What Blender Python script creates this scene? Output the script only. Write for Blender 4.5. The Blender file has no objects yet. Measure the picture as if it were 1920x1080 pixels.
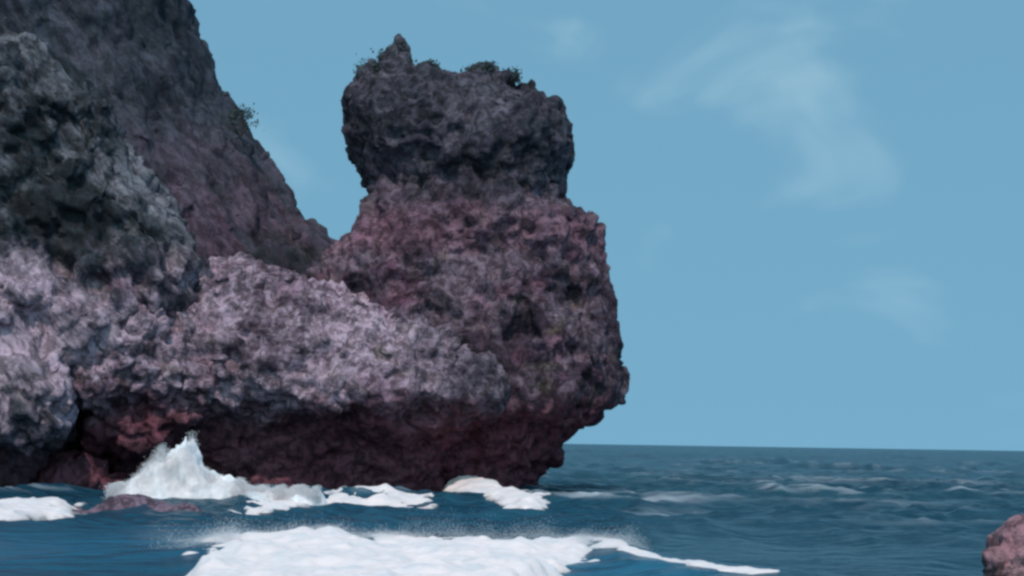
import bpy, bmesh, math
import numpy as np
from mathutils import Matrix, Vector

# ------------------------------------------------------------------ camera, sky, sun, exposure
scene = bpy.context.scene
col = scene.collection
F = 3583.0                                   # focal length in pixels of a 1920 wide frame
CAM = np.array((0.0, 0.0, 3.0))
PITCH = math.atan(290 / F)
ROLL = math.radians(0.9)
fw = np.array((0, math.cos(PITCH), math.sin(PITCH)))
r0 = np.array((1.0, 0, 0)); u0 = np.cross(r0, fw)
RT = r0 * math.cos(ROLL) + u0 * math.sin(ROLL)
UP = -r0 * math.sin(ROLL) + u0 * math.cos(ROLL)
cd = bpy.data.cameras.new('camera'); cam = bpy.data.objects.new('camera', cd); col.objects.link(cam)
cd.sensor_width = 36; cd.lens = 36 * F / 1920; cd.clip_start = 0.1; cd.clip_end = 80000
M = Matrix.Identity(4)
for i in range(3):
    M[i][0] = RT[i]; M[i][1] = UP[i]; M[i][2] = -fw[i]; M[i][3] = CAM[i]
cam.matrix_world = M
scene.camera = cam

SUN_EL, SUN_AZ = math.radians(50), math.radians(-177)       # azimuth clockwise from +Y: behind and left of the camera
SDIR = Vector((math.sin(SUN_AZ) * math.cos(SUN_EL), math.cos(SUN_AZ) * math.cos(SUN_EL), math.sin(SUN_EL)))
w = bpy.data.worlds.new('World'); scene.world = w; w.use_nodes = True
nt = w.node_tree; nt.nodes.clear(); L = nt.links
def wn(t, **k):
    n = nt.nodes.new(t)
    for a, b in k.items(): setattr(n, a, b)
    return n
out = wn('ShaderNodeOutputWorld'); bg = wn('ShaderNodeBackground'); bg.inputs['Strength'].default_value = 0.15
sky = wn('ShaderNodeTexSky', sky_type='NISHITA', sun_disc=False)
sky.sun_elevation = SUN_EL; sky.sun_rotation = SUN_AZ; sky.altitude = 0
sky.air_density = 1.0; sky.dust_density = 0.3; sky.ozone_density = 2.0
tint = wn('ShaderNodeMix', data_type='RGBA', blend_type='MULTIPLY'); tint.inputs[0].default_value = 1
tint.inputs['B'].default_value = (1.42, 1.90, 1.47, 1)
L.new(sky.outputs[0], tint.inputs['A'])
tc = wn('ShaderNodeTexCoord')
sxyz = wn('ShaderNodeSeparateXYZ'); cxyz = wn('ShaderNodeCombineXYZ'); lift = wn('ShaderNodeMath', operation='MULTIPLY_ADD')
lift.inputs[1].default_value = 0.30; lift.inputs[2].default_value = 0.60           # clear maritime air: little whitening towards the horizon
L.new(tc.outputs['Generated'], sxyz.inputs[0]); L.new(sxyz.outputs['X'], cxyz.inputs['X']); L.new(sxyz.outputs['Y'], cxyz.inputs['Y'])
L.new(sxyz.outputs['Z'], lift.inputs[0]); L.new(lift.outputs[0], cxyz.inputs['Z']); L.new(cxyz.outputs[0], sky.inputs['Vector'])
mp = wn('ShaderNodeMapping'); mp.inputs['Scale'].default_value = (5.5, 1.0, 9.0); mp.inputs['Rotation'].default_value = (0, math.radians(28), 0)
mp.inputs['Location'].default_value = (0.8, 0, 1.4)
L.new(tc.outputs['Generated'], mp.inputs['Vector'])
cn = wn('ShaderNodeTexNoise'); cn.inputs['Scale'].default_value = 1.6; cn.inputs['Detail'].default_value = 3.5; cn.inputs['Roughness'].default_value = 0.5
cn.inputs['Distortion'].default_value = 0.6
L.new(mp.outputs[0], cn.inputs['Vector'])
cr = wn('ShaderNodeMapRange', interpolation_type='SMOOTHSTEP'); cr.inputs[1].default_value = 0.54; cr.inputs[2].default_value = 0.84
cr.inputs[3].default_value = 0.0; cr.inputs[4].default_value = 0.48
L.new(cn.outputs['Fac'], cr.inputs[0])
cl = wn('ShaderNodeMix', data_type='RGBA'); cl.inputs['B'].default_value = (2.9, 4.3, 5.1, 1)
L.new(cr.outputs[0], cl.inputs[0]); L.new(tint.outputs['Result'], cl.inputs['A'])
L.new(cl.outputs['Result'], bg.inputs['Color']); L.new(bg.outputs[0], out.inputs[0])

sd = bpy.data.lights.new('sun', 'SUN'); sd.energy = 2.3; sd.angle = math.radians(0.6); sd.color = (1.0, 0.91, 0.87)
so = bpy.data.objects.new('sun', sd); col.objects.link(so)
so.rotation_euler = SDIR.to_track_quat('Z', 'Y').to_euler(); so.location = (-40, -40, 80)
scene.view_settings.view_transform = 'Standard'; scene.view_settings.look = 'None'
scene.view_settings.exposure = 0.0; scene.view_settings.gamma = 1.0; scene.view_settings.use_curve_mapping = False
scene.render.engine = 'CYCLES'
scene.cycles.use_denoising = True
scene.cycles.max_bounces = 8; scene.cycles.volume_bounces = 5; scene.cycles.transparent_max_bounces = 12
scene.cycles.pixel_filter_type = 'GAUSSIAN'; scene.cycles.filter_width = 3.2     # soft amateur-film lens
rng = np.random.default_rng(7)

# ------------------------------------------------------------------ helpers
def at(px, py, Y):
    d = F * fw + (px - 960) * RT + (540 - py) * UP
    return CAM + d * (Y / d[1])

def hash3(ix, iy, iz, s=0):
    h = (ix.astype(np.uint32) * np.uint32(374761393) + iy.astype(np.uint32) * np.uint32(668265263)
         + iz.astype(np.uint32) * np.uint32(2147483647) + np.uint32((s * 974711 + 1013) & 0xffffffff))
    h = (h ^ (h >> np.uint32(13))) * np.uint32(1274126177)
    h = (h ^ (h >> np.uint32(15))) * np.uint32(2246822519)
    return ((h ^ (h >> np.uint32(16))) & np.uint32(0xffffff)).astype(np.float32) / np.float32(0xffffff)

def vnoise(p, s=0):
    """smooth value noise in -1..1"""
    p = p.astype(np.float64); i = np.floor(p).astype(np.int64); f = (p - i); u = f * f * f * (f * (f * 6 - 15) + 10)
    r = 0
    for dx in (0, 1):
        for dy in (0, 1):
            for dz in (0, 1):
                wt = (u[:, 0] if dx else 1 - u[:, 0]) * (u[:, 1] if dy else 1 - u[:, 1]) * (u[:, 2] if dz else 1 - u[:, 2])
                r = r + wt * hash3(i[:, 0] + dx, i[:, 1] + dy, i[:, 2] + dz, s)
    return r * 2 - 1

def fbm(p, o=4, s=0, g=0.5):
    a, r, t = 1.0, 0, 0
    for k in range(o):
        r = r + a * vnoise(p * 2 ** k + 17.3 * k, s + k); t += a; a *= g
    return r / t

def ridged(p, o=3, s=0):
    a, r, t = 1.0, 0, 0
    for k in range(o):
        r = r + a * (1 - 2 * np.abs(vnoise(p * 2 ** k + 9.1 * k, s + k))); t += a; a *= 0.5
    return r / t

def worley(p, s=0):
    i = np.floor(p).astype(np.int64); f1 = np.full(len(p), 9.0); f2 = f1.copy(); cid = np.zeros(len(p))
    for dx in (-1, 0, 1):
        for dy in (-1, 0, 1):
            for dz in (-1, 0, 1):
                a, b, c = i[:, 0] + dx, i[:, 1] + dy, i[:, 2] + dz
                q = np.stack((a + hash3(a, b, c, s), b + hash3(a, b, c, s + 1), c + hash3(a, b, c, s + 2)), 1)
                d = np.linalg.norm(q - p, axis=1)
                n = d < f1
                f2 = np.where(n, f1, np.minimum(f2, d)); cid = np.where(n, hash3(a, b, c, s + 3), cid); f1 = np.where(n, d, f1)
    return f1, f2, cid

def facets(p, s=0):
    i = np.floor(p).astype(np.int64); f1 = np.full(len(p), 9.0); val = np.zeros(len(p)); f2 = f1.copy()
    for dx in (-1, 0, 1):
        for dy in (-1, 0, 1):
            for dz in (-1, 0, 1):
                a, b, c = i[:, 0] + dx, i[:, 1] + dy, i[:, 2] + dz
                q = p - np.stack((a + hash3(a, b, c, s), b + hash3(a, b, c, s + 1), c + hash3(a, b, c, s + 2)), 1)
                d = np.linalg.norm(q, axis=1); n = d < f1
                t = (hash3(a, b, c, s + 3) - 0.5) * 2 * q[:, 0] + (hash3(a, b, c, s + 4) - 0.5) * 2 * q[:, 1] + (hash3(a, b, c, s + 5) - 0.35) * 2 * q[:, 2] + 0.7 * (hash3(a, b, c, s + 6) - 0.5)
                f2 = np.where(n, f1, np.minimum(f2, d)); val = np.where(n, t, val); f1 = np.where(n, d, f1)
    return val, f2 - f1

def tagit(o, label=None, cat=None, group=None, kind=None):
    if label: o['label'] = label
    if cat: o['category'] = cat
    if group: o['group'] = group
    if kind: o['kind'] = kind
    return o

def mesh_obj(name, v, f, mat=None, parent=None, smooth=True):
    me = bpy.data.meshes.new(name)
    v = np.asarray(v, float)
    if parent is not None: v = v - np.array(parent.location)
    me.from_pydata(v.tolist(), [], f if isinstance(f, list) else f.tolist())
    if smooth: me.polygons.foreach_set('use_smooth', [True] * len(me.polygons))
    me.update()
    o = bpy.data.objects.new(name, me); col.objects.link(o)
    if mat: me.materials.append(mat)
    if parent is not None: o.parent = parent
    return o

def empty(name, loc):
    o = bpy.data.objects.new(name, None); col.objects.link(o); o.location = loc; o.empty_display_size = 0.5
    return o

def loft(rows, n=64, p=2.6):
    """rows of (centre x, centre y, z, radius x, radius to the front, radius to the back)"""
    t = np.linspace(0, 2 * np.pi, n, endpoint=False); c, s = np.cos(t), np.sin(t)
    ex = np.sign(c) * np.abs(c) ** (2 / p); ey = np.sign(s) * np.abs(s) ** (2 / p)
    v, f = [], []
    for (xc, yc, z, rx, rf, rb) in rows:
        v.append(np.stack((xc + ex * rx, yc + np.where(ey < 0, rf, rb) * ey, np.full(n, z)), 1))
    v = np.concatenate(v); k = len(rows)
    for i in range(k - 1):
        for j in range(n):
            a, b = i * n + j, i * n + (j + 1) % n
            f.append((a, b, b + n, a + n))
    f.append(tuple(range(n))[::-1]); f.append(tuple(range((k - 1) * n, k * n)))
    return v, f

def prof(rows, Y, bottom=None):
    """rows from the outline: (py, left px, right px, front depth, back depth[, centre depth]) -> loft rows, bottom first"""
    r = []
    for q in rows:
        y = q[5] if len(q) > 5 else Y
        a, b = at(q[1], q[0], y), at(q[2], q[0], y)
        r.append(((a[0] + b[0]) / 2, y, (a[2] + b[2]) / 2, (b[0] - a[0]) / 2, q[3], q[4]))
    r.sort(key=lambda q: q[2])
    z = np.array([q[2] for q in r]); A = np.array(r)
    zz = np.arange(z[0], z[-1], 0.5); zz = np.append(zz, z[-1])
    return [tuple(np.interp(h, z, A[:, k]) for k in range(6)) for h in zz]

def ico(c, r, sub=2):
    bm = bmesh.new(); bmesh.ops.create_icosphere(bm, subdivisions=sub, radius=1)
    v = np.array([q.co[:] for q in bm.verts]) * np.array(r) + np.array(c)
    f = [tuple(q.index for q in g.verts) for g in bm.faces]; bm.free()
    return v, f

def fuse(shells, voxel):
    """union of closed shells as one continuous skin"""
    V, Fc, n = [], [], 0
    for v, f in shells:
        V.append(v); Fc += [tuple(i + n for i in q) for q in f]; n += len(v)
    me = bpy.data.meshes.new('tmp'); me.from_pydata(np.concatenate(V).tolist(), [], Fc); me.update()
    o = bpy.data.objects.new('tmp', me); col.objects.link(o)
    m = o.modifiers.new('r', 'REMESH'); m.mode = 'VOXEL'; m.voxel_size = voxel
    dg = bpy.context.evaluated_depsgraph_get(); ev = o.evaluated_get(dg); em = ev.to_mesh()
    v = np.empty(len(em.vertices) * 3); em.vertices.foreach_get('co', v); v = v.reshape(-1, 3)
    q = np.empty(len(em.loops), dtype=np.int64); em.loops.foreach_get('vertex_index', q)
    tot = np.empty(len(em.polygons), dtype=np.int64); em.polygons.foreach_get('loop_total', tot)
    f = q.reshape(-1, 4) if (tot == 4).all() else [tuple(p.vertices) for p in em.polygons]
    ev.to_mesh_clear(); bpy.data.objects.remove(o); bpy.data.meshes.remove(me)
    return v, f

def smooth_v(v, f, it=3):
    e = np.concatenate([f[:, [0, 1]], f[:, [1, 2]], f[:, [2, 3]], f[:, [3, 0]]])
    for _ in range(it):
        s = np.zeros_like(v); c = np.zeros(len(v))
        for k in range(3):
            s[:, k] = np.bincount(e[:, 0], v[e[:, 1], k], len(v)) + np.bincount(e[:, 1], v[e[:, 0], k], len(v))
        c = np.bincount(e[:, 0], minlength=len(v)) + np.bincount(e[:, 1], minlength=len(v))
        v = 0.4 * v + 0.6 * s / np.maximum(c, 1)[:, None]
    return v

def normals(v, f):
    a = np.cross(v[f[:, 2]] - v[f[:, 0]], v[f[:, 3]] - v[f[:, 1]])
    n = np.zeros_like(v)
    for k in range(4):
        for d in range(3): n[:, d] += np.bincount(f[:, k], a[:, d], len(v))
    return n / np.maximum(np.linalg.norm(n, axis=1), 1e-9)[:, None]

def crag(v, f, big=0.8, mid=0.5, lump=0.35, pit=0.3, fine=0.12, s=0, tilt=0.0, st=(1, 1, 1), gully=0.5, dents=()):
    """breaks the skin of a fused mass into ribs, blocks, knobs and pits"""
    v = smooth_v(v, f, 4)
    n = normals(v, f)
    for (px, py, rp, dep) in dents:                                   # hollows (and, where negative, bosses) seen on the face
        y0 = v[(n[:, 1] < -0.2)]; q = at(px, py, 100); dr = (q - CAM) / np.linalg.norm(q - CAM)
        w_ = y0 - CAM; al = w_ @ dr; off_ = np.linalg.norm(w_ - al[:, None] * dr, axis=1)
        if not len(off_): continue
        near_ = al[off_ < 1.0]
        if not len(near_): continue
        c_ = CAM + dr * near_.min(); R_ = rp * near_.min() / F
        k_ = np.exp(-(np.linalg.norm((v - c_) * np.array((1, 0.6, 1)), axis=1) / R_) ** 2)
        v = v + np.stack((np.zeros(len(v)), k_ * dep, -0.15 * k_ * abs(dep)), 1)
    n = normals(v, f)
    p = v.copy()
    if tilt: p[:, 0], p[:, 2] = v[:, 0] * math.cos(tilt) + v[:, 2] * math.sin(tilt), -v[:, 0] * math.sin(tilt) + v[:, 2] * math.cos(tilt)
    p = p * np.array(st)
    wq = p + 0.55 * np.stack([fbm(p / 2.3, 3, s + 40 + k) for k in range(3)], 1)
    d = big * fbm(p / 7.0, 3, s) * 1.6
    am = 0.35 + 1.15 * np.clip(fbm(p / 4.2 + 31, 2, s + 61) * 1.6 + 0.5, 0, 1)      # rough and smoother stretches
    gl = ridged(np.stack((wq[:, 0] / 3.2, wq[:, 1] / 3.2, wq[:, 2] / 11), 1), 2, s + 71)
    d -= gully * np.clip((gl - 0.45) * 2.6, 0, 1)                                    # gullies running down the face
    lump, pit = lump * am, pit * (1.5 - 0.6 * am)
    d += mid * 0.8 * ridged(wq / 3.4, 3, s + 5)
    g, j = facets(wq / 2.3, s + 11); d += mid * 1.1 * g - 0.25 * lump * np.clip(1 - j / 0.12, 0, 1)
    g, j = facets(wq / 1.05 + 3.3, s + 17); d += lump * 1.2 * g - 0.45 * lump * np.clip(1 - j / 0.16, 0, 1)   # blocks with open joints
    g, j = facets(wq / 0.5 + 7.7, s + 27); d += lump * 0.55 * g
    h = vnoise(wq / 1.1 + 5, s + 23) + 0.5 * vnoise(wq / 0.5, s + 24); d -= pit * np.clip((h - 0.35) * 3, 0, 1) * 1.3  # pits
    d += fine * fbm(wq / 0.35, 3, s + 31)
    v2 = smooth_v(v + n * d[:, None], f, 1) * 0.5 + (v + n * d[:, None]) * 0.5
    n2 = normals(v2, f)
    return v2, n2

# ------------------------------------------------------------------ materials
def newmat(name):
    m = bpy.data.materials.new(name); m.use_nodes = True
    return m, m.node_tree, m.node_tree.nodes['Principled BSDF']

def rock_mat(name, dark, pale, thr=0.5, width=0.12, red=(0.15, 0.06, 0.09), redamt=0.35, ochre=0.355, wet0=1.8, wet1=4.2, wetcol=(0.075, 0.030, 0.040), veg=0.0, off=0.0, upper=None, slope=None, band=None, side=None, spkl=(0.42, 1.45)):
    dark, pale, red = [(q[0] * 1.12, q[1] * 0.94, q[2] * 1.03) for q in (dark, pale, red)]
    m, t, b = newmat(name); N, K = t.nodes, t.links
    geo = N.new('ShaderNodeNewGeometry')
    def noise(sc, det=6, rough=0.6, o=0.0, dist=0.0):
        a = N.new('ShaderNodeVectorMath'); a.operation = 'ADD'; a.inputs[1].default_value = (off + o, off * 1.7 - o, o * 0.6)
        if slope is None: K.new(geo.outputs['Position'], a.inputs[0])
        else:
            mp_ = N.new('ShaderNodeMapping'); mp_.vector_type = 'TEXTURE'; mp_.inputs['Rotation'].default_value = (0, slope, 0); mp_.inputs['Scale'].default_value = (1.7, 1.1, 0.9)
            K.new(geo.outputs['Position'], mp_.inputs[0]); K.new(mp_.outputs[0], a.inputs[0])
        n = N.new('ShaderNodeTexNoise'); n.inputs['Scale'].default_value = sc; n.inputs['Detail'].default_value = det
        n.inputs['Roughness'].default_value = rough; n.inputs['Distortion'].default_value = dist
        K.new(a.outputs[0], n.inputs['Vector']); return n.outputs['Fac']
    def mr(x, a, c, lo=0.0, hi=1.0):
        r = N.new('ShaderNodeMapRange'); r.interpolation_type = 'SMOOTHSTEP'
        for i, q in enumerate((a, c, lo, hi)): r.inputs[i + 1].default_value = q
        K.new(x, r.inputs[0]); return r.outputs[0]
    def mth(op, a, c):
        r = N.new('ShaderNodeMath'); r.operation = op
        for i, q in enumerate((a, c)):
            if isinstance(q, (int, float)): r.inputs[i].default_value = q
            else: K.new(q, r.inputs[i])
        return r.outputs[0]
    def mix(fac, a, c):
        r = N.new('ShaderNodeMix'); r.data_type = 'RGBA'
        if isinstance(fac, (int, float)): r.inputs[0].default_value = fac
        else: K.new(fac, r.inputs[0])
        for k, q in (('A', a), ('B', c)):
            if isinstance(q, tuple): r.inputs[k].default_value = (*q, 1)
            else: K.new(q, r.inputs[k])
        return r.outputs['Result']
    n1 = noise(0.22, 4, 0.55, 3.0); n2 = noise(1.1, 8, 0.68, 11.0, 0.4)
    blend = mth('ADD', mth('MULTIPLY', n1, 0.55), mth('MULTIPLY', n2, 0.45))
    c = mix(mr(blend, thr - width, thr + width), dark, pale)
    spk = mr(noise(1.9, 5, 0.75, 91.0, 0.6), 0.40, 0.60, *spkl)                 # lichen, salt and barnacle speckle
    sp = N.new('ShaderNodeSeparateXYZ'); K.new(geo.outputs['Position'], sp.inputs[0])
    c = mix(mr(noise(0.34, 5, 0.6, 23.0), 0.50, 0.66, 0, redamt), c, red)
    c = mix(mr(noise(0.55, 4, 0.6, 37.0), 0.56, 0.70, 0, ochre), c, (0.13, 0.105, 0.06))
    if veg: c = mix(mr(noise(0.5, 6, 0.65, 51.0), 0.46, 0.60, 0, veg), c, (0.028, 0.042, 0.044))
    if side:
        u = mix(mr(blend, side[4] - 0.08, side[4] + 0.08), side[2], side[3])
        xs = mth('ADD', sp.outputs['X'], mth('MULTIPLY', mth('SUBTRACT', noise(0.35, 5, 0.6, 111.0), 0.5), 7.0))
        c = mix(mr(xs, side[0], side[1]), c, u)
    if band:
        zb = mth('ADD', sp.outputs['Z'], mth('MULTIPLY', mth('SUBTRACT', noise(0.45, 4, 0.6, 101.0), 0.5), 3.0))
        c = mix(mth('MULTIPLY', mr(zb, band[0], band[0] + 0.8), mr(zb, band[1], band[1] - 0.8, 0, band[3])), c, band[2])
    if upper:
        u = mix(mr(blend, upper[4] - 0.10, upper[4] + 0.10), upper[2], upper[3])
        u = mix(mr(noise(0.5, 6, 0.65, 51.0), 0.46, 0.60, 0, 0.28), u, (0.026, 0.038, 0.046))
        zu = mth('ADD', sp.outputs['Z'], mth('MULTIPLY', mth('SUBTRACT', noise(0.4, 5, 0.6, 81.0), 0.5), 5.0))
        c = mix(mr(zu, upper[0], upper[1]), c, u)
    zz = mth('ADD', sp.outputs['Z'], mth('MULTIPLY', mth('SUBTRACT', noise(0.5, 5, 0.6, 61.0), 0.5), -4.0))
    vm = N.new('ShaderNodeVectorMath'); vm.operation = 'SCALE'; K.new(c, vm.inputs[0]); K.new(spk, vm.inputs['Scale']); c = vm.outputs[0]
    wetf = mr(zz, wet1, wet0)
    vm = N.new('ShaderNodeVectorMath'); vm.operation = 'SCALE'; vm.inputs[0].default_value = wetcol; K.new(spk, vm.inputs['Scale'])
    c = mix(mth('MULTIPLY', wetf, 0.94), c, vm.outputs[0])
    K.new(c, b.inputs['Base Color'])
    K.new(mr(wetf, 0, 1, 0.92, 0.62), b.inputs['Roughness']); b.inputs['Specular IOR Level'].default_value = 0.25
    bp = N.new('ShaderNodeBump'); bp.inputs['Strength'].default_value = 0.7; bp.inputs['Distance'].default_value = 0.25
    K.new(noise(3.2, 6, 0.65, 71.0), bp.inputs['Height']); K.new(bp.outputs[0], b.inputs['Normal'])
    return m

M_cliff = rock_mat('dark_cliff_rock', (0.018, 0.016, 0.025), (0.080, 0.066, 0.088), 0.50, 0.10, red=(0.09, 0.045, 0.06), redamt=0.3, ochre=0.1, veg=0.4, off=3, slope=math.radians(56), spkl=(0.6, 1.3), upper=(17.0, 24.0, (0.014, 0.017, 0.026), (0.055, 0.056, 0.075), 0.52))
M_spur = rock_mat('grey_spur_rock', (0.034, 0.033, 0.043), (0.300, 0.258, 0.288), 0.465, 0.08, redamt=0.3, ochre=0.3, wet0=1.4, wet1=3.6, veg=0.3, off=19, upper=(10.5, 13.5, (0.012, 0.014, 0.018), (0.170, 0.160, 0.185), 0.53), slope=math.radians(52), spkl=(0.5, 1.4))
M_shelf = rock_mat('pale_mauve_shelf_rock', (0.062, 0.048, 0.060), (0.295, 0.250, 0.280), 0.475, 0.09, red=(0.18, 0.10, 0.14), redamt=0.35, ochre=0.35, wet0=3.6, wet1=5.8, wetcol=(0.110, 0.031, 0.045), off=31, side=(-6.5, -2.5, (0.042, 0.030, 0.044), (0.150, 0.112, 0.140), 0.51))
M_body = rock_mat('mauve_stack_rock', (0.036, 0.026, 0.036), (0.138, 0.112, 0.130), 0.51, 0.08, redamt=0.42, ochre=0.4, wet0=3.8, wet1=6.4, wetcol=(0.110, 0.031, 0.045), off=47, band=(13.0, 16.4, (0.175, 0.080, 0.110), 0.5), upper=(14.0, 18.6, (0.026, 0.021, 0.031), (0.090, 0.074, 0.094), 0.52))
M_head = M_body
M_boulder = rock_mat('pinkish_boulder_rock', (0.12, 0.078, 0.074), (0.30, 0.215, 0.215), 0.5, 0.12, red=(0.17, 0.085, 0.095), redamt=0.6, ochre=0.3, wet0=-0.6, wet1=0.6, wetcol=(0.06, 0.03, 0.04), off=71)

def foam_mat(name, c=(0.78, 0.65, 0.635), lace=False):
    m, t, b = newmat(name); N, K = t.nodes, t.links
    n = N.new('ShaderNodeTexNoise'); n.inputs['Scale'].default_value = 1.3; n.inputs['Detail'].default_value = 6
    g = N.new('ShaderNodeNewGeometry'); K.new(g.outputs['Position'], n.inputs['Vector'])
    r = N.new('ShaderNodeMapRange'); r.inputs[1].default_value = 0.35; r.inputs[2].default_value = 0.6; K.new(n.outputs['Fac'], r.inputs[0])
    x = N.new('ShaderNodeMix'); x.data_type = 'RGBA'; x.inputs['A'].default_value = (c[0] * 0.82, c[1] * 0.9, c[2] * 0.94, 1); x.inputs['B'].default_value = (*c, 1)
    K.new(r.outputs[0], x.inputs[0]); K.new(x.outputs['Result'], b.inputs['Base Color'])
    b.inputs['Roughness'].default_value = 0.8; b.inputs['Specular IOR Level'].default_value = 0.2
    b.inputs['Subsurface Weight'].default_value = 0.5; b.inputs['Subsurface Radius'].default_value = (0.3, 0.35, 0.4); b.inputs['Subsurface Scale'].default_value = 0.5
    if lace:
        at_ = N.new('ShaderNodeAttribute'); at_.attribute_name = 'cover'
        n2 = N.new('ShaderNodeTexNoise'); n2.inputs['Scale'].default_value = 1.7; n2.inputs['Detail'].default_value = 5; n2.inputs['Roughness'].default_value = 0.65
        K.new(g.outputs['Position'], n2.inputs['Vector'])
        ma = N.new('ShaderNodeMath'); ma.operation = 'MULTIPLY_ADD'; ma.inputs[1].default_value = 1.5; K.new(at_.outputs['Fac'], ma.inputs[0]); K.new(n2.outputs['Fac'], ma.inputs[2])
        rr = N.new('ShaderNodeMapRange'); rr.interpolation_type = 'SMOOTHSTEP'; rr.inputs[1].default_value = 0.62; rr.inputs[2].default_value = 1.15; K.new(ma.outputs[0], rr.inputs[0])
        K.new(rr.outputs[0], b.inputs['Alpha'])
    return m
M_foam = foam_mat('white_foam', (0.85, 0.78, 0.78)); M_lace = foam_mat('lacy_foam', lace=True)

def water_mat():
    m, t, b = newmat('sea_water'); N, K = t.nodes, t.links
    g = N.new('ShaderNodeNewGeometry')
    def noise(sc, det, vec=None, stretch=None):
        n = N.new('ShaderNodeTexNoise'); n.inputs['Scale'].default_value = sc; n.inputs['Detail'].default_value = det
        src = g.outputs['Position']
        if stretch:
            mp = N.new('ShaderNodeMapping'); mp.inputs['Scale'].default_value = stretch; K.new(src, mp.inputs[0]); src = mp.outputs[0]
        K.new(src, n.inputs['Vector']); return n.outputs['Fac']
    def mr(x, a, c, lo=0.0, hi=1.0):
        r = N.new('ShaderNodeMapRange'); r.interpolation_type = 'SMOOTHSTEP'
        for i, q in enumerate((a, c, lo, hi)): r.inputs[i + 1].default_value = q
        K.new(x, r.inputs[0]); return r.outputs[0]
    def mix(fac, a, c):
        r = N.new('ShaderNodeMix'); r.data_type = 'RGBA'; K.new(fac, r.inputs[0])
        for k, q in (('A', a), ('B', c)):
            if isinstance(q, tuple): r.inputs[k].default_value = (*q, 1)
            else: K.new(q, r.inputs[k])
        return r.outputs['Result']
    c = mix(mr(noise(0.05, 3), 0.4, 0.6), (0.011, 0.046, 0.074), (0.016, 0.060, 0.090))
    fa = N.new('ShaderNodeAttribute'); fa.attribute_name = 'foam'
    sh = N.new('ShaderNodeAttribute'); sh.attribute_name = 'shoal'
    c = mix(sh.outputs['Fac'], c, (0.020, 0.112, 0.185))
    c = mix(fa.outputs['Fac'], c, (0.62, 0.66, 0.72))
    K.new(c, b.inputs['Base Color'])
    b.inputs['IOR'].default_value = 1.33; b.inputs['Specular IOR Level'].default_value = 0.04
    K.new(mr(fa.outputs['Fac'], 0, 0.6, 0.22, 0.8), b.inputs['Roughness'])
    bp = N.new('ShaderNodeBump'); bp.inputs['Strength'].default_value = 1.0; bp.inputs['Distance'].default_value = 0.9
    K.new(noise(0.55, 5, None, (1, 1.4, 1)), bp.inputs['Height']); K.new(bp.outputs[0], b.inputs['Normal'])
    return m
M_water = water_mat()

# ------------------------------------------------------------------ sea
CREST = np.array([(-30, 44), (-12, 45), (-9, 47), (-5, 48.5), (0, 49.5), (2.4, 49), (3.9, 44.5), (5.4, 41.5), (8, 40), (14, 38), (30, 36)], float)
CH = np.array([(-30, 0.0), (-12, 0.05), (-9, 0.35), (-6, 0.5), (0, 0.55), (2.4, 0.55), (3.9, 0.40), (5.4, 0.35), (8, 0.25), (14, 0.2), (30, 0.0)], float)
def p3(x, y, sx, sy, z=0.0):
    return np.stack((x / sx, y / sy, np.full_like(x, z)), 1)
def sea_h(x, y):
    h = np.zeros_like(x); g = np.random.default_rng(3)
    for k in range(26):
        lam = 3.0 * 1.13 ** k * 0.9; lam = min(lam, 45)
        th = g.normal(0.15, 0.45); a = 0.0075 * lam ** 0.75 * g.uniform(0.5, 1.1); ph = g.uniform(0, 7)
        h += a * np.sin((x * math.sin(th) + y * math.cos(th)) * 2 * math.pi / lam + ph)
    h += 0.50 * ridged(p3(x, y, 4.2, 6.0), 3, 101) + 0.12 * ridged(p3(x, y, 1.7, 1.7, 4.0), 2, 111)
    near = np.clip((y - 42) / 40, 0.25, 1) * np.clip(1 - (y - 2000) / 8000, 0.3, 1)
    calm = 1 - 0.6 * np.exp(-((x + 14) / 8) ** 2 - ((y - 52) / 14) ** 2)
    h = h * near * calm
    d = y - np.interp(x, CREST[:, 0], CREST[:, 1]); a = np.interp(x, CH[:, 0], CH[:, 1])
    h += a * np.where(d > 0, np.exp(-(d / 4.0) ** 2), np.exp(-(d / 6.5) ** 2))
    return h

r = np.concatenate([np.linspace(4, 30, 30)[:-1], np.arange(30, 170, 0.27), 170 * 1.018 ** np.arange(0, 300)])
r = r[r < 40000]
ang = np.concatenate([np.linspace(-70, -20, 40)[:-1], np.linspace(-20, 20, 330), np.linspace(20, 70, 40)[1:]]) * math.pi / 180
RR, AA = np.meshgrid(r, ang, indexing='ij')
X, Yy = (RR * np.sin(AA)).ravel(), (RR * np.cos(AA)).ravel()
Z = sea_h(X, Yy)
nr, na = len(r), len(ang)
idx = np.arange(nr * na).reshape(nr, na)
quads = np.stack([idx[:-1, :-1], idx[:-1, 1:], idx[1:, 1:], idx[1:, :-1]], -1).reshape(-1, 4)[:, ::-1]
sea = mesh_obj('sea', np.stack((X, Yy, Z), 1), quads, M_water)
sea['kind'] = 'structure'; sea['label'] = 'choppy deep blue sea reaching the horizon'
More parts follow.
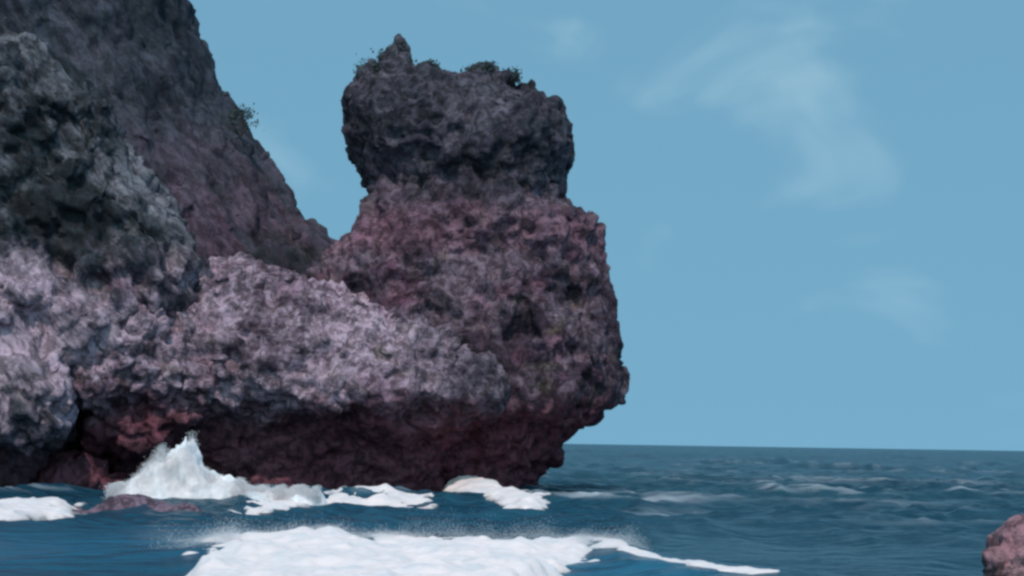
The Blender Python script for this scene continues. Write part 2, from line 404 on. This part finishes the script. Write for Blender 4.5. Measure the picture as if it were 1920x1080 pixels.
# whitecaps: only where crests are high
cap = np.clip((Z - 0.38 - 0.35 * (fbm(p3(X, Yy, 9, 5, 2.0), 3, 131)) ) * 2.2, 0, 1) * np.clip(fbm(p3(X, Yy, 2.2, 0.9, 7.0), 3, 141) * 2.2 + 0.1, 0, 1)
cap *= (Yy > 60) * np.clip(1.2 - Yy / 380, 0, 1)
streak = np.zeros_like(X)
for (px, py, L_, wd, am) in ((1120, 932, 4.5, 2.5, 0.8), (1190, 938, 3.5, 2, 0.5), (1270, 950, 3.0, 2, 0.4), (1470, 897, 6, 6, 0.4), (1700, 905, 8, 6, 0.3), (1600, 940, 4, 4, 0.25), (1440, 905, 5, 6, 0.3)):
    d = F * fw + (px - 960) * RT + (540 - py) * UP; q = CAM + d * (-2.8 / d[2])
    streak += am * np.exp(-((X - q[0]) / L_) ** 2 - ((Yy - q[1]) / wd) ** 2)
streak *= np.clip(fbm(p3(X, Yy, 1.5, 1.5, 9.0), 3, 151) * 2 + 0.6, 0, 1)
a = sea.data.attributes.new('foam', 'FLOAT', 'POINT'); a.data.foreach_set('value', np.clip(0.5 * cap + streak, 0, 1).astype(np.float32))
shoal = np.exp(-((X + 13) / 9) ** 2 - ((Yy - 50) / 14) ** 2) + 1.2 * np.exp(-((X - 2.2) / 2.6) ** 2 - ((Yy - 41) / 5) ** 2) + 0.35 * np.exp(-((X + 3) / 8) ** 2 - ((Yy - 78) / 18) ** 2)
a = sea.data.attributes.new('shoal', 'FLOAT', 'POINT'); a.data.foreach_set('value', np.clip(shoal, 0, 1).astype(np.float32))

# ------------------------------------------------------------------ rock masses
def rock(name, shells, mat, parent, voxel, **kw):
    v, f = fuse(shells, voxel)
    v, n = crag(v, f, **kw)
    return mesh_obj(name, v, f, mat, parent), v, n

# headland cliff, far and dark
cliff = empty('sea_cliff', (-30, 122, 0))
tagit(cliff, 'tall dark slate headland cliff sloping down to the notch beside the rock stack', 'cliff')
rows = [(-620, -900, 60, 4, 4), (-480, -1000, 120, 9, 10), (-350, -1000, 200, 11, 14), (-200, -1000, 290, 13, 18), (-80, -1000, 330, 14, 20), (0, -1000, 352, 14, 20), (70, -1000, 382, 14, 20),
        (130, -1000, 400, 14, 20), (200, -1000, 432, 14, 20), (250, -1000, 468, 14, 20), (300, -1000, 503, 14, 20), (350, -1000, 540, 14, 20), (410, -1000, 580, 14, 20),
        (442, -1000, 612, 14, 20), (465, -1000, 660, 14, 20), (520, -1000, 720, 14, 20), (700, -1000, 760, 14, 20), (1010, -1000, 760, 14, 20)]
o_cliff, v_cliff, n_cliff = rock('cliff_face', [loft(prof(rows, 124), 96, 2.3)], M_cliff, cliff, 0.24, big=0.7, mid=0.42, lump=0.20, pit=0.2, fine=0.12, s=200, tilt=math.radians(-58), st=(0.55, 1, 1.25))

# nearer spur at the left
spur = empty('rock_spur', (-26, 96, 0))
tagit(spur, 'grey rubbly rock spur at the left edge sloping down in front of the dark cliff', 'rock spur')
rows = [(-330, -620, -400, 3, 6), (-120, -520, -230, 4, 8), (0, -520, -60, 5, 10), (50, -520, 8, 5.5, 11), (85, -520, 68, 6, 11), (130, -520, 134, 6.3, 11), (190, -520, 186, 6.6, 12), (280, -520, 236, 7, 12), (340, -520, 276, 7.2, 12),
        (390, -520, 316, 7.4, 12), (440, -520, 350, 7.6, 12), (500, -520, 380, 7.8, 12), (560, -520, 380, 8, 12), (640, -520, 320, 8.4, 12), (690, -520, 250, 8.8, 12), (760, -520, 170, 9, 12),
        (820, -520, 125, 9, 12), (870, -520, 92, 8.6, 12), (920, -520, 84, 8, 12), (1010, -520, 70, 8, 12)]
o_spur, v_spur, n_spur = rock('spur_face', [loft(prof(rows, 101), 96, 2.6), ico(at(50, 745, 93.5), (2.5, 2.6, 2.6), 3), ico(at(20, 560, 94.5), (2.2, 2.2, 2.2), 3), ico(at(240, 520, 97), (2.0, 2.0, 2.4), 3)], M_spur, spur, 0.2, big=0.6, mid=0.48, lump=0.26, pit=0.38, fine=0.15, s=300, tilt=math.radians(-50), st=(0.75, 1, 1.1),
     dents=((60, 290, 62, 2.2), (130, 240, 40, 1.6), (75, 425, 70, 2.4), (212, 415, 42, 2.0), (15, 350, 36, 1.6), (170, 520, 30, 1.3), (100, 480, 30, 1.2), (150, 330, 26, 1.0), (40, 640, 22, 0.8), (230, 330, 24, -0.7), (270, 400, 24, -0.8)))

# pale shelf in front, hollowed out below
shelf = empty('rock_shelf', (-13, 102, 0))
tagit(shelf, 'pale mauve pitted rock shelf overhanging a dark wet undercut between spur and stack', 'rock shelf')
rows = [(488, 300, 470, 2, 6), (512, 260, 560, 4, 7), (545, 200, 660, 5.4, 8), (585, 120, 770, 6.4, 8), (630, 40, 900, 7.2, 8), (680, 0, 970, 7.8, 8), (735, 0, 985, 8.0, 8), (763, 10, 970, 7.7, 8),
        (785, 40, 930, 6.0, 8), (805, 60, 880, 4.4, 8), (850, 80, 835, 3.6, 8), (900, 80, 825, 3.4, 8), (940, 80, 820, 4, 8), (1010, 70, 820, 5, 8)]
o_shelf, v_shelf, n_shelf = rock('shelf_face', [loft(prof(rows, 104.5), 96, 2.1), ico(at(150, 915, 99), (2.4, 2.5, 1.4)), ico(at(255, 800, 99), (2.6, 2.4, 1.5), 3), ico(at(350, 785, 99), (1.6, 2.2, 1.0), 3), ico(at(740, 785, 100.5), (2.6, 2.0, 1.1), 3), ico(at(215, 640, 97), (3.0, 2.0, 2.6), 3), ico(at(180, 705, 96.6), (1.8, 1.6, 1.8), 3), ico(at(310, 700, 97.6), (2.4, 2.0, 1.8), 3)],
     M_shelf, shelf, 0.17, big=0.25, mid=0.30, lump=0.24, pit=0.36, fine=0.17, s=400, gully=0.25, dents=((490, 770, 60, 2.2), (366, 656, 24, 1.2), (428, 672, 16, 0.8), (850, 678, 24, 1.2), (515, 640, 14, 0.6), (560, 690, 18, 0.6), (700, 640, 20, 0.7), (470, 600, 26, -0.5), (600, 620, 28, -0.6), (780, 730, 24, -0.5)))

# the stack: body, neck and overhanging head
stack = empty('sea_stack', (2.5, 109, 0))
tagit(stack, 'top-heavy rock stack rising from the sea with a narrow waist and rugged head', 'sea stack')
rows = [(300, 770, 1000, 4.5, 4), (340, 700, 1054, 5.4, 5), (372, 688, 1056, 5.8, 5), (392, 676, 1060, 6.2, 5.5), (397, 673, 1112, 6.3, 6), (420, 660, 1126, 6.5, 6.2), (440, 648, 1134, 6.6, 6.5), (500, 600, 1140, 6.9, 7), (550, 580, 1147, 7.1, 7), (600, 570, 1152, 7.3, 7),
        (650, 560, 1156, 7.5, 7), (690, 560, 1170, 7.6, 7), (725, 560, 1172, 7.5, 7), (765, 560, 1152, 7.1, 7), (782, 560, 1112, 6.6, 6.5), (800, 560, 1082, 6, 6), (830, 560, 1056, 5.4, 6), (860, 560, 1034, 5, 5.5),
        (890, 560, 1008, 4.8, 5), (910, 560, 994, 4.8, 5), (1000, 560, 970, 5, 5)]
o_body, v_body, n_body = rock('stack_body', [loft(prof(rows, 109), 96, 2.4)], M_body, stack, 0.17, big=0.22, mid=0.38, lump=0.20, pit=0.28, fine=0.14, s=500, gully=0.55, dents=((655, 545, 28, 1.1), (1072, 548, 30, 1.3), (975, 610, 40, 1.1), (900, 480, 50, 0.8), (1125, 735, 26, 0.9), (925, 700, 36, 0.9), (735, 520, 18, 0.6), (1010, 470, 22, 0.6), (1048, 640, 20, -0.8), (1068, 730, 22, -0.8), (1110, 630, 24, -0.6)))
rows = [(152, 678, 900, 3.2, 3.4), (165, 662, 950, 4.4, 4.4), (185, 652, 990, 5.0, 4.8), (200, 648, 1042, 5.4, 5), (225, 643, 1072, 5.8, 5.2), (250, 646, 1080, 6.1, 5.6), (280, 654, 1078, 6.2, 5.6), (310, 668, 1067, 6.0, 5.4),
        (335, 682, 1062, 5.7, 5.2), (358, 696, 1058, 5.4, 5), (400, 725, 1045, 4, 4)]
tops = [(696, 152, 107.8, 0.9, 1.5, 0.9), (745, 145, 108.6, 1.2, 1.8, 0.9), (800, 150, 108.4, 1.0, 1.8, 0.75), (905, 148, 108.5, 0.95, 2.0, 0.75), (940, 154, 108.2, 0.7, 1.8, 0.75), (982, 186, 108.2, 0.7, 1.8, 0.75), (1035, 215, 108, 0.9, 2, 0.9)]
o_head, v_head, n_head = rock('stack_head', [loft(prof(rows, 109), 96, 2.5)] + [ico(at(*q[:3]), q[3:]) for q in tops], M_head, stack, 0.15, big=0.2, mid=0.30, lump=0.19, pit=0.28, fine=0.14, s=600, gully=0.3, dents=((750, 335, 40, 1.4), (700, 345, 26, 0.9), (870, 320, 26, 0.7), (1003, 275, 14, 0.6), (800, 290, 14, 0.5), (720, 270, 22, -0.5), (835, 290, 22, -0.5)))
def spike(px, base, top, wpx, Y):
    b, t = at(px, base, Y), at(px + 2, top, Y); rw = wpx / 2 * Y / F; hh = t[2] - b[2]
    rws = [(b[0] + (t[0] - b[0]) * k + 0.12 * math.sin(9 * k), Y, b[2] - 0.4 + (hh + 0.4) * k, rw * (1 - k) ** 0.8 + 0.05, rw * (1 - k) ** 0.8 + 0.05, rw * (1 - k) ** 0.8 + 0.05) for k in np.linspace(0, 1, 9)]
    v, f = fuse([loft(rws, 24, 2.2)], 0.07)
    v = smooth_v(v, f, 1); n = normals(v, f); v = v + n * (0.16 * ridged(v / 0.5, 3, 650))[:, None]
    return mesh_obj('pinnacle', v, f, M_head, o_head if False else stack)
spike(745, 150, 64, 96, 107.6); spike(692, 155, 112, 60, 107.6); spike(905, 160, 122, 60, 108.3); spike(992, 190, 148, 30, 108.4)

# low ledge awash and the boulder at the right
v, f = fuse([ico(at(250, 968, 77), (2.2, 1.5, 0.62), 3), ico(at(170, 970, 77.5), (1.5, 1.2, 0.42), 3), ico(at(325, 972, 76.5), (1.2, 1.2, 0.5), 3)], 0.09)
v, n = crag(v, f, 0.12, 0.15, 0.12, 0.1, 0.05, s=700, gully=0.1)
o = mesh_obj('rock_ledge', v, f, rock_mat('wet_ledge_rock', (0.09, 0.07, 0.09), (0.16, 0.125, 0.15), wet0=-2, wet1=-1, off=5))
tagit(o, 'low mauve brown rock ledge awash in front of the white splash', 'rock ledge')
def wb(px, py, Y): return tuple(at(px, py, Y))
v, f = fuse([ico(wb(1935, 1045, 40), (0.86, 0.9, 0.82), 3), ico(wb(1868, 1052, 39.6), (0.30, 0.4, 0.36), 3), ico(wb(1945, 1100, 40), (1.05, 1.1, 0.9), 3), ico(wb(2010, 1060, 40.4), (0.7, 0.8, 0.75), 3)], 0.05)
v = smooth_v(v, f, 5); n = normals(v, f)
g1, j1 = facets(v / 0.55, 722)
v = v + n * (0.12 * fbm(v / 0.8, 3, 720) + 0.07 * ridged(v / 0.35, 3, 721) + 0.10 * g1 - 0.05 * np.clip((vnoise(v / 0.22, 723) - 0.3) * 3, 0, 1))[:, None]
o = mesh_obj('boulder', v, f, M_boulder); tagit(o, 'rounded pinkish brown boulder in the water at the lower right corner', 'boulder')

# ------------------------------------------------------------------ foam
def inside_sd(P, poly):
    """signed distance to a polygon (positive inside)"""
    d = np.full(len(P), 1e9); ins = np.zeros(len(P), bool); n = len(poly)
    for i in range(n):
        a, b = poly[i], poly[(i + 1) % n]; e = b - a; wv = P - a
        t = np.clip((wv @ e) / max(e @ e, 1e-9), 0, 1); d = np.minimum(d, np.linalg.norm(wv - t[:, None] * e, axis=1))
        c = ((a[1] <= P[:, 1]) != (b[1] <= P[:, 1])) & (P[:, 0] < (b[0] - a[0]) * (P[:, 1] - a[1]) / (b[1] - a[1] + 1e-12) + a[0])
        ins ^= c
    return np.where(ins, d, -d)

def foam_patch(name, pts, res, edge, bill, label, cat, ragged=0.6, thick=0.12, s=0, lace=0.9):
    W = np.array([at(*q) for q in pts]); poly = W[:, :2]
    lo, hi = poly.min(0) - 1.2, poly.max(0) + 1.2
    gx, gy = np.arange(lo[0], hi[0], res), np.arange(lo[1], hi[1], res)
    GX, GY = np.meshgrid(gx, gy, indexing='ij'); P = np.stack((GX.ravel(), GY.ravel()), 1)
    sdv = inside_sd(P, poly) + ragged * fbm(p3(P[:, 0], P[:, 1], 1.1, 1.1), 4, s + 800)
    d2 = ((P[:, None, :] - poly[None]) ** 2).sum(2) + 0.3
    zi = (W[:, 2] / d2 ** 1.2).sum(1) / (1 / d2 ** 1.2).sum(1)
    base = sea_h(P[:, 0], P[:, 1])
    k = np.clip(sdv / edge, 0, 1); k = k * k * (3 - 2 * k)
    q3 = p3(P[:, 0], P[:, 1], 1, 1, s)
    f1, _, ci = worley(q3 / 0.75 + 0.4 * np.stack([fbm(q3 / 0.6, 2, s + 820 + i) for i in range(3)], 1), s + 830)
    f3, _, cj = worley(q3 / 0.3, s + 840)
    b = bill * (0.8 * fbm(q3 / 0.9, 5, s + 850, 0.6) + 0.7 * np.clip(vnoise(q3 / 1.5, s + 860), -0.4, 1) + 0.35 * (0.75 - f1) * (0.5 + ci))
    z = base + (np.maximum(zi - base, 0.0) + thick) * k + b * k - 0.10 * (1 - k)
    keep = (sdv > -0.15).reshape(GX.shape)
    idx = np.arange(len(P)).reshape(GX.shape)
    fq = np.stack([idx[:-1, :-1], idx[1:, :-1], idx[1:, 1:], idx[:-1, 1:]], -1)
    kf = keep[:-1, :-1] & keep[1:, :-1] & keep[1:, 1:] & keep[:-1, 1:]
    fq = fq[kf]
    u, inv = np.unique(fq, return_inverse=True)
    o = mesh_obj(name, np.stack((P[:, 0], P[:, 1], z), 1)[u], inv.reshape(-1, 4), M_lace)
    ca = o.data.attributes.new('cover', 'FLOAT', 'POINT'); ca.data.foreach_set('value', np.clip((sdv / lace)[u], 0, 1).astype(np.float32))
    return tagit(o, label, cat, kind='stuff'), np.stack((P[:, 0], P[:, 1], z, sdv), 1)

bp = [(290, 1140, 33), (318, 1085, 37), (332, 1030, 43), (348, 1008, 48), (400, 998, 49.5), (440, 998, 49.5), (520, 1014, 49), (640, 1016, 49), (790, 1004, 50), (900, 1014, 50), (1020, 1012, 50.5), (1160, 1014, 50.2), (1190, 1024, 48.8), (1172, 1032, 46.8), (1112, 1042, 44), (1070, 1058, 41.5), (1042, 1082, 38.4), (1020, 1140, 33)]
fo, FP = foam_patch('breaking_wave_foam', bp, 0.075, 1.1, 0.26, 'broad white breaking wave foam across the lower foreground', 'wave foam', ragged=0.9, thick=0.06, s=1, lace=1.1)
bp = [(1090, 1008, 49.6), (1150, 1010, 49.4), (1200, 1024, 47.2), (1250, 1040, 45.2), (1300, 1052, 43.8), (1400, 1068, 42), (1480, 1076, 40.8), (1490, 1084, 39.8), (1400, 1082, 40.2), (1290, 1070, 41.6), (1200, 1048, 44), (1120, 1034, 45.6)]
foam_patch('crest_foam', bp, 0.06, 0.5, 0.08, 'thin foam line trailing right along the foreground wave crest', 'wave foam', ragged=0.55, thick=0.04, s=6, lace=0.7)
bp = [(815, 896, 104), (860, 891, 104.5), (920, 894, 104), (962, 905, 102), (1004, 920, 99), (1050, 936, 96), (1015, 960, 84), (965, 962, 83), (930, 942, 90), (880, 926, 97), (820, 918, 100)]
foam_patch('surge_foam', bp, 0.12, 1.3, 0.2, 'pale foam streak surging past the right foot of the stack', 'wave foam', ragged=0.8, s=2, lace=1.6)
bp = [(-80, 945, 78), (40, 938, 79), (110, 928, 80), (150, 932, 80), (172, 948, 78), (150, 962, 74), (90, 972, 70), (0, 976, 68), (-80, 978, 67)]
foam_patch('wash_foam', bp, 0.12, 1.2, 0.2, 'white wash of foam along the foot of the spur at the left edge', 'wave foam', ragged=1.0, s=3, lace=1.8)
bp = [(430, 968, 80), (520, 950, 88), (600, 946, 92), (660, 941, 95), (720, 945, 96), (800, 950, 96), (835, 953, 94), (800, 960, 88), (700, 957, 88), (600, 958, 86), (540, 968, 80), (440, 976, 76)]
foam_patch('wash_foam', bp, 0.12, 0.7, 0.2, 'thin ragged line of foam washing the dark undercut base of the stack', 'wave foam', ragged=1.1, thick=0.03, s=4, lace=1.6)

# splash against the rock
sp_poly = np.array([at(*q, 86)[[0, 2]] for q in ((222, 950), (232, 915), (280, 868), (322, 836), (352, 814), (370, 826), (376, 872), (425, 888), (480, 912), (550, 938), (600, 952), (500, 985), (300, 985))])
top = sp_poly[:11][np.argsort(sp_poly[:11, 0])]
shells = []
for k in range(260):                                                  # jets of water fanning out of the surge
    x = rng.uniform(top[0, 0] + 0.1, top[-1, 0] - 0.2); hz = np.maximum(np.interp(x, top[:, 0], top[:, 1]), 0.8) * max(rng.uniform(0.4, 1.05), 0.78)
    dep = 0.4 + 1.0 * (1 - hz / 3.4); y = 86 + rng.uniform(-dep, dep); lean = rng.uniform(-0.2, 0.15)
    jr = rng.uniform(0.22, 0.42)
    rws = [(x + lean * (q - 1) * hz * 0.6, y, -0.4 + (hz + 0.4) * q, jr * r_, jr * r_, jr * r_) for q, r_ in ((0, 2.2), (0.3, 1.7), (0.6, 1.15), (0.85, 0.7), (0.97, 0.35), (1.0, 0.1))]
    shells.append(loft(rws, 10, 2.0))
v, f = fuse(shells, 0.09); v = smooth_v(v, f, 14); n = normals(v, f)
f1, _, ci = worley(v / 0.5, 900); v = v + n * (0.06 * (0.6 - f1) * (0.6 + ci) + 0.18 * fbm(v / 0.45, 4, 910))[:, None]
o = mesh_obj('splash', v, f, M_foam); tagit(o, 'tall white splash of spray bursting against the dark rock', 'splash', kind='stuff')

def spray(name, pts, rad, label):
    n_ = len(pts); T = np.array([(1, 1, 1), (-1, -1, 1), (-1, 1, -1), (1, -1, -1)]) / 1.7
    V = (pts[:, None, :] + T[None] * rad[:, None, None]).reshape(-1, 3)
    fs = (np.arange(n_)[:, None, None] * 4 + np.array(((0, 1, 2), (0, 3, 1), (0, 2, 3), (1, 3, 2)))[None]).reshape(-1)
    me = bpy.data.meshes.new(name); me.vertices.add(n_ * 4); me.vertices.foreach_set('co', V.ravel())
    me.loops.add(n_ * 12); me.loops.foreach_set('vertex_index', fs.astype(np.int32))
    me.polygons.add(n_ * 4); me.polygons.foreach_set('loop_start', np.arange(0, n_ * 12, 3, dtype=np.int32))
    me.update(); me.validate(); me.materials.append(M_foam)
    o_ = bpy.data.objects.new(name, me); col.objects.link(o_)
    return tagit(o_, label, 'spray', kind='stuff')
# droplets thrown up by the splash, thinning towards its edges
N1 = 110000
x = rng.uniform(top[0, 0] - 0.3, top[-1, 0], N1); hz = np.maximum(np.interp(x, top[:, 0], top[:, 1]), 0.9)
jet = 0.72 + 0.5 * fbm(p3(x, x * 0, 0.35, 1), 3, 905)
q = rng.beta(1.5, 1.4, N1) * 1.15 * (0.5 + 0.5 * jet); zz = hz * q
pp = np.stack((x - 0.25 * q * (hz / 3) * rng.uniform(0, 1, N1) + rng.normal(0, 0.07, N1), 85.6 + rng.normal(0, 0.5, N1), zz), 1)
spray('spray', pp, rng.uniform(0.010, 0.026, N1), 'fine droplets flung off the white splash beside the rock')
# droplets torn off the breaker's crest and edges
e = FP[(FP[:, 3] > -0.3) & (FP[:, 3] < 1.3)]; e = e[e[:, 1] > np.interp(e[:, 0], CREST[:, 0], CREST[:, 1]) - 2.5]; N2 = 60000; i = rng.integers(0, len(e), N2)
lift_ = np.abs(rng.normal(0, 1, N2)) * (0.05 + 0.28 * np.clip(fbm(p3(e[i, 0], e[i, 1], 0.8, 0.8), 3, 915) + 0.25, 0, 1))
pp = e[i, :3] + rng.normal(0, 0.10, (N2, 3)); pp[:, 2] = e[i, 2] + lift_
spray('spray', pp, rng.uniform(0.004, 0.010, N2), 'fine droplets along the edge of the foreground breaking wave')

# ------------------------------------------------------------------ knobs of rock on the shelf, spur and stack
knob_src = []
for k in range(8):
    kv, kf = ico((0, 0, 0), (1, 1, 1), 2)
    for q in range(11):
        pn = rng.normal(0, 1, 3); pn /= np.linalg.norm(pn); hh = rng.uniform(0.45, 0.8)
        dt = kv @ pn; kv = kv - np.outer(np.maximum(dt - hh, 0), pn)
    kv = kv * np.array((1.15, 0.85, 0.75 + 0.1 * (k % 4))) + 0.05 * fbm(kv / 0.4 + k * 7, 2, 950 + k)[:, None]
    me = bpy.data.meshes.new('rock_chunk'); me.from_pydata(kv.tolist(), [], kf); knob_src.append(me)
def knobs(parent, mat, v, n, count, lo, hi, cond):
    ms = []
    for m in knob_src:
        c = m.copy(); c.materials.append(mat); ms.append(c)
    px = 960 + F * ((v - CAM) @ RT) / ((v - CAM) @ fw); py = 540 - F * ((v - CAM) @ UP) / ((v - CAM) @ fw)
    ok = np.where((n[:, 1] < -0.15) & cond(px, py) & (v[:, 2] > 0.3))[0]
    got = []
    for i in rng.permutation(ok):
        rr = rng.uniform(lo, hi)
        if all(np.linalg.norm(v[i] - g[0]) > 0.75 * (rr + g[1]) for g in got):
            got.append((v[i], rr))
            o = bpy.data.objects.new('rock_chunk', ms[len(got) % 8]); col.objects.link(o); o.parent = parent
            o.location = Vector(v[i] - n[i] * rr * 0.58) - parent.location
            o.scale = (rr, rr, rr); o.rotation_euler = tuple(rng.uniform(0, 6.28, 3))
        if len(got) >= count: break
knobs(shelf, M_shelf, v_shelf, n_shelf, 170, 0.28, 0.62, lambda x, y: (x > 170) & (x < 900) & (y > 490) & (y < 775))
knobs(spur, M_spur, v_spur, n_spur, 130, 0.28, 0.7, lambda x, y: (x > -10) & (x < 340) & (y > 40) & (y < 860))
knobs(stack, M_body, v_head, n_head, 45, 0.22, 0.5, lambda x, y: (x > 670) & (x < 1060) & (y > 180) & (y < 380))
knobs(cliff, M_cliff, v_cliff, n_cliff, 70, 0.3, 0.8, lambda x, y: (x > 60) & (x < 560) & (y > 0) & (y < 440))
knobs(stack, M_body, v_body, n_body, 90, 0.25, 0.6, lambda x, y: (x > 660) & (x < 1140) & (y > 400) & (y < 780))

# ------------------------------------------------------------------ scrub on the ledges
def leaf_mat(name, a, c):
    m, t, b = newmat(name); N, K = t.nodes, t.links
    g = N.new('ShaderNodeNewGeometry'); n = N.new('ShaderNodeTexNoise'); n.inputs['Scale'].default_value = 2.5; K.new(g.outputs['Position'], n.inputs['Vector'])
    r = N.new('ShaderNodeMix'); r.data_type = 'RGBA'; r.inputs['A'].default_value = (*a, 1); r.inputs['B'].default_value = (*c, 1); K.new(n.outputs['Fac'], r.inputs[0])
    K.new(r.outputs['Result'], b.inputs['Base Color']); b.inputs['Roughness'].default_value = 0.8; b.inputs['Specular IOR Level'].default_value = 0.2
    return m
M_leaf = leaf_mat('scrub_leaf', (0.030, 0.042, 0.045), (0.055, 0.068, 0.068)); M_stem = leaf_mat('scrub_stem', (0.06, 0.05, 0.05), (0.09, 0.075, 0.07))
def shrub(px, py, Y, wpx, hpx, label, nl=420):
    b = at(px, py, Y); W_, H_ = wpx / 2 * Y / F, hpx * Y / F
    e = empty('shrub', tuple(b)); tagit(e, label, 'shrub', 'shrubs on the rock tops')
    # crown: leaf blades gathered on a handful of branch tips
    tips = np.stack((rng.uniform(-1, 1, 14) * W_ * 0.8, rng.uniform(-1, 1, 14) * W_ * 0.8, rng.uniform(0.35, 1, 14) * H_), 1)
    tips[:, 2] *= np.clip(1.1 - 0.6 * (np.abs(tips[:, 0]) / W_) ** 1.5, 0.3, 1); tips[0] = (0.02, 0, H_ * 0.92)
    c = tips[rng.integers(0, 14, nl)] + rng.normal(0, 1, (nl, 3)) * np.array((W_ * 0.26, W_ * 0.26, H_ * 0.14))
    c[:, 2] = np.maximum(c[:, 2], -0.1)
    d = rng.normal(0, 1, (nl, 3)) + np.array((0, 0, 0.9)); d /= np.linalg.norm(d, axis=1)[:, None]
    sdv = np.cross(d, rng.normal(0, 1, (nl, 3))); sdv /= np.linalg.norm(sdv, axis=1)[:, None]
    ln = rng.uniform(0.10, 0.24, nl)[:, None]; wd = ln * 0.32
    V = np.stack((c - d * ln * 0.5, c + sdv * wd, c + d * ln * 0.6, c - sdv * wd), 1).reshape(-1, 3) + b
    fq = np.arange(nl * 4).reshape(-1, 4)
    mesh_obj('crown', V, fq, M_leaf, e, smooth=False)
    sv, sf = [], []
    for tp in tips:
        k = len(sv); r_ = 0.03
        for q, rr in ((np.zeros(3) - (0, 0, 0.25), r_), (tp * 0.55, r_ * 0.6), (tp, 0.006)):
            for j in range(4): sv.append(b + q + rr * np.array((math.cos(j * 1.57), math.sin(j * 1.57), 0)))
        for lvl in (0, 4):
            for j in range(4): sf.append((k + lvl + j, k + lvl + (j + 1) % 4, k + lvl + 4 + (j + 1) % 4, k + lvl + 4 + j))
    mesh_obj('stem', sv, sf, M_stem, e)
for a in ((690, 158, 107.5, 52, 40, 'feathery grey green shrub on the left brow of the stack head'),
          (724, 132, 107.6, 44, 34, 'small shrub just left of the pointed pinnacle on the stack head'),
          (752, 132, 107.4, 46, 46, 'tall tufted shrub against the pointed pinnacle on the stack head'),
          (805, 142, 107.6, 44, 24, 'low shrub right of the pinnacle beside the dip in the stack head'),
          (905, 145, 107.6, 60, 24, 'broad low shrub on the hump at the middle of the stack head'),
          (952, 156, 107.8, 44, 26, 'thin shrub on the right slope of the stack head hump'),
          (452, 250, 118, 56, 50, 'grey green bush growing on the cliff edge against the sky')):
    shrub(*a)
